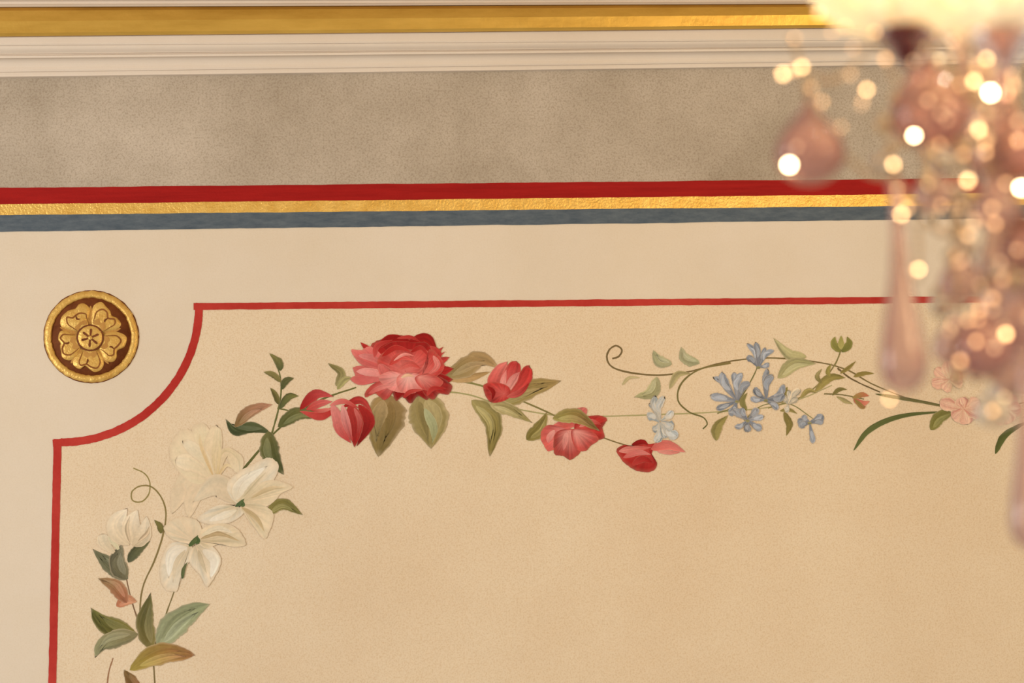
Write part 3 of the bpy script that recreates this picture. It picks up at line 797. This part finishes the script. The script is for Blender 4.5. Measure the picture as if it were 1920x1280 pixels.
def strand(p0, p1, sag, r=.0035, n=14, name="bead_strand"):
    v, f = [], []
    for i in range(n):
        t = i/(n-1)
        c = p0.lerp(p1, t)+Vector((0, 0, -sag*4*t*(1-t)))
        base = len(v)
        seg = 8
        v.append(c+Vector((0, 0, r)))
        for k in (1, 2, 3):
            for q in range(seg):
                a = 2*math.pi*q/seg; ph = math.pi*k/4
                v.append(c+Vector((r*math.sin(ph)*math.cos(a), r*math.sin(ph)*math.sin(a), r*math.cos(ph))))
        v.append(c-Vector((0, 0, r)))
        for q in range(seg):
            j = (q+1) % seg
            f.append((base, base+1+q, base+1+j))
            for k in (0, 1):
                f.append((base+1+k*seg+q, base+1+(k+1)*seg+q, base+1+(k+1)*seg+j, base+1+k*seg+j))
            f.append((base+1+2*seg+q, base+1+3*seg, base+1+2*seg+j))
    o = mk(name, v, f, M_SMOKE, parent=ch, smooth=False)
    o.matrix_parent_inverse = cinv
def tube(name, pts, r, mat, n=30, seg=10):
    sp = catmull(pts, n)
    v, f = [], []
    for i, p in enumerate(sp):
        t = (sp[min(i+1, n-1)]-sp[max(i-1, 0)]).normalized()
        a = t.cross(Vector((0, 1, 0.01))).normalized(); b = t.cross(a)
        for q in range(seg):
            an = 2*math.pi*q/seg
            v.append(p+a*(r*math.cos(an))+b*(r*math.sin(an)))
        if i:
            for q in range(seg):
                j = (q+1) % seg
                f.append(((i-1)*seg+q, (i-1)*seg+j, i*seg+j, i*seg+q))
    o = mk(name, v, f, mat, parent=ch, smooth=True); o.matrix_parent_inverse = cinv
    return o

lathe("canopy", [(0, 0), (.07, 0), (.065, -.02), (.03, -.04), (0.006, -.06), (0, -.06)], (axis.x, axis.y, ZT), M_BRASS)
tube("rod", [Vector((axis.x, axis.y, ZT-.05)), Vector((axis.x, axis.y, axis.z+.2))], .006, M_BRASS, n=6)
lathe("column", [(0, .22), (.02, .21), (.032, .17), (.014, .12), (.022, .09), (.028, .04), (.030, .0), (.014, -.05), (.012, -.07), (.022, -.10), (.028, -.14), (.022, -.18), (.012, -.21), (.016, -.23), (.010, -.25), (0, -.26)], axis, M_PINK)
def arm(px, py, dist, cup):
    top = C(px, py, dist)
    start = Vector((axis.x, axis.y, axis.z-.02))
    mid = start.lerp(top, .55)+Vector((0, 0, -.05))
    tube("arm", [start, mid, Vector((top.x, top.y, top.z-.045)), Vector((top.x, top.y, top.z))], .006, M_PINK)
    lathe("dish", [(.012, -.022), (.035, -.020), (.065, -.006), (.088, .018), (.096, .036), (.091, .037), (.083, .021), (.061, -.001), (.035, -.013), (.012, -.015)], top, M_FROST, seg=72, wave=.06, waves=12, smooth=False, label="scalloped glass drip dish")
    lathe("cup", [(0, -.058), (.010, -.052), (.016, -.040), (.030, -.028), (.032, -.018), (.014, -.004), (.022, .01), (.016, .03), (0, .03)], top, cup, label="turned glass candle cup")
    lathe("candle", [(0, .03), (.011, .03), (.011, .10), (0, .10)], top, M_CREAM)
    lathe("bulb", [(0, .10), (.008, .102), (.015, .118), (.013, .14), (.006, .16), (0, .172)], top, M_BULB, label="glowing flame-shaped bulb")
    return top
tops = [arm(1695, 24, 2.42, M_AMD), arm(1880, 24, 2.25, M_PINK), arm(2070, 20, 2.5, M_AMD), arm(1800, 20, 2.85, M_PINK), arm(1990, 20, 2.8, M_PINK)]

def drop(px, py, h, dist, mat=None, prof=PEAR, name="glass_drop", seg=20, smooth=True, **pr):
    loc_ = C(px, py, dist)
    k = dist/F
    o = lathe(name, prof, loc_, mat or M_AM, seg=seg, smooth=smooth, scale=h*k, **pr)
    lathe("drop_hook", BALL, loc_+Vector((0, 0, .006)), M_SMOKE, seg=8, smooth=False, scale=.011)
    return o
drop(1515, 184, 164, 2.42, label="amethyst pear-shaped glass drop")
drop(1738, 100, 185, 2.40, label="large amethyst pear-shaped glass drop")
drop(1905, 200, 140, 2.44)
drop(1680, 330, 412, 2.45, M_PINK, LONG, label="long slender pale pink glass drop")
drop(1748, 305, 95, 2.55, M_PINK)
for (x, y, h, d, m) in [(1838, 560, 150, 2.40, 0), (1900, 530, 130, 2.42, 1), (1790, 580, 110, 2.5, 1), (1800, 465, 105, 2.48, 1),
                     (1812, 110, 105, 2.5, 1), (1862, 325, 105, 2.42, 1), (1916, 390, 115, 2.46, 0),
                     (1965, 430, 180, 2.5, 0), (1990, 250, 160, 2.4, 1), (2030, 480, 180, 2.5, 0), (2030, 120, 160, 2.6, 1)]:
    drop(x, y, h, d, (M_AM, M_PINK)[m])
drop(1918, 640, 390, 2.5, M_PINK, LONG, label="long slender pale pink glass drop")
drop(2060, 560, 320, 2.5, M_PINK, LONG, label="long slender pale pink glass drop")
drop(1862, 715, 90, 2.5, M_CLEAR)
for k in range(90):
    px = 1758+random.random()**.85*175 if k < 72 else random.uniform(1650, 1790)
    py = random.uniform(60, 700) if k < 72 else random.uniform(100, 400)
    d = random.uniform(2.36, 2.75)
    lathe("faceted_crystal", OCT, C(px, py, d), random.choice((M_CLEAR, M_CLEAR, M_SMOKE, M_SMOKE, M_SMOKE)), seg=8, smooth=False, scale=random.uniform(28, 58)*S)
strand(C(1485, 70, 2.42), C(1515, 178, 2.42), -.004, n=12)
strand(C(1500, 125, 2.42), C(1640, 60, 2.4), .03, n=16)
strand(C(1515, 178, 2.42), C(1680, 325, 2.45), .03, n=20)
strand(C(1680, 325, 2.45), C(1820, 425, 2.5), .03, n=18)
strand(C(1640, 60, 2.4), C(1760, 300, 2.5), .01, n=22)
strand(C(1745, 60, 2.4), C(1900, 200, 2.4), .03, n=20)
strand(C(1790, 60, 2.4), C(1790, 560, 2.45), 0, n=40)
strand(C(1850, 60, 2.5), C(1850, 540, 2.45), 0, n=40)
strand(C(1900, 100, 2.45), C(1905, 500, 2.45), 0, n=34)
strand(C(1722, 420, 2.45), C(1722, 520, 2.45), 0, n=9)
strand(C(1862, 640, 2.45), C(1862, 715, 2.45), 0, n=8)

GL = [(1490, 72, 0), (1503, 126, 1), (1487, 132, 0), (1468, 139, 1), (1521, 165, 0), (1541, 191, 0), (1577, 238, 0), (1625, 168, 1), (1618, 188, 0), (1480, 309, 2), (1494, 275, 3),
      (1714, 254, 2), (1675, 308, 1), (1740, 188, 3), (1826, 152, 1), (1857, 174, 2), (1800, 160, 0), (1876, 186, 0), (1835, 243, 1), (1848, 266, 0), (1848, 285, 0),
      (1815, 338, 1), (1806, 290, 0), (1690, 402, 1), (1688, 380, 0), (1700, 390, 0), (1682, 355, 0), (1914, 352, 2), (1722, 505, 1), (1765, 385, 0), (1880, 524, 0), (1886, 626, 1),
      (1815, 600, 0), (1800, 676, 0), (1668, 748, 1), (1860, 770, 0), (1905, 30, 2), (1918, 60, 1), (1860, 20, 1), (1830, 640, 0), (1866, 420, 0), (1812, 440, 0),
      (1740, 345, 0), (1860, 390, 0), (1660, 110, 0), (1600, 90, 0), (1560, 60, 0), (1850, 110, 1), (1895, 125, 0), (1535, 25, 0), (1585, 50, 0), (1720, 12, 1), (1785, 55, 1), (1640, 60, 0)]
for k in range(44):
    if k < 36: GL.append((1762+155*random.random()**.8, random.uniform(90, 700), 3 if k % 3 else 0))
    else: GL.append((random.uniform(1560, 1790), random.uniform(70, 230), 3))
for (x, y, c) in GL:  # glowing beads placed as painted-in glints, not lamps
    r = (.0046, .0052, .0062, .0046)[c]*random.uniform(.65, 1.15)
    lathe("glint_bead", BALL, C(x, y, 2.34), M_GL[c], seg=10, smooth=True, scale=r, label="glowing bead standing in for a crystal glint")

# ---------------------------------------------------------------- lights
w = bpy.data.worlds.new("world"); scene.world = w; w.use_nodes = True
bg = w.node_tree.nodes["Background"]
bg.inputs[0].default_value = (1.0, 0.91, 0.79, 1)
bg.inputs[1].default_value = 0.50
def area(name, loc_, tgt, size, power, col):
    l = bpy.data.lights.new(name, 'AREA'); l.size = size; l.energy = power; l.color = col
    o = bpy.data.objects.new(name, l); COL.objects.link(o)
    o.location = loc_
    o.rotation_euler = (Vector(tgt)-Vector(loc_)).to_track_quat('-Z', 'Y').to_euler()
area("window_light", (-3.2, -2.4, 2.2), (-0.4, 0, 2.4), 1.2, 52, (1.0, 0.97, 0.93))
for t in tops[:3]:
    l = bpy.data.lights.new("bulb_light", 'POINT'); l.energy = 3.6; l.color = (1, .82, .56); l.shadow_soft_size = .012
    o = bpy.data.objects.new("bulb_light", l); COL.objects.link(o); o.location = t+Vector((0, 0, .20))
area("warm_fill_light", (1.5, -3.0, 2.7), (1.0, 0, 2.3), 0.9, 24, (1.0, 0.72, 0.38))  # added unseen fill for the warm falloff on the right
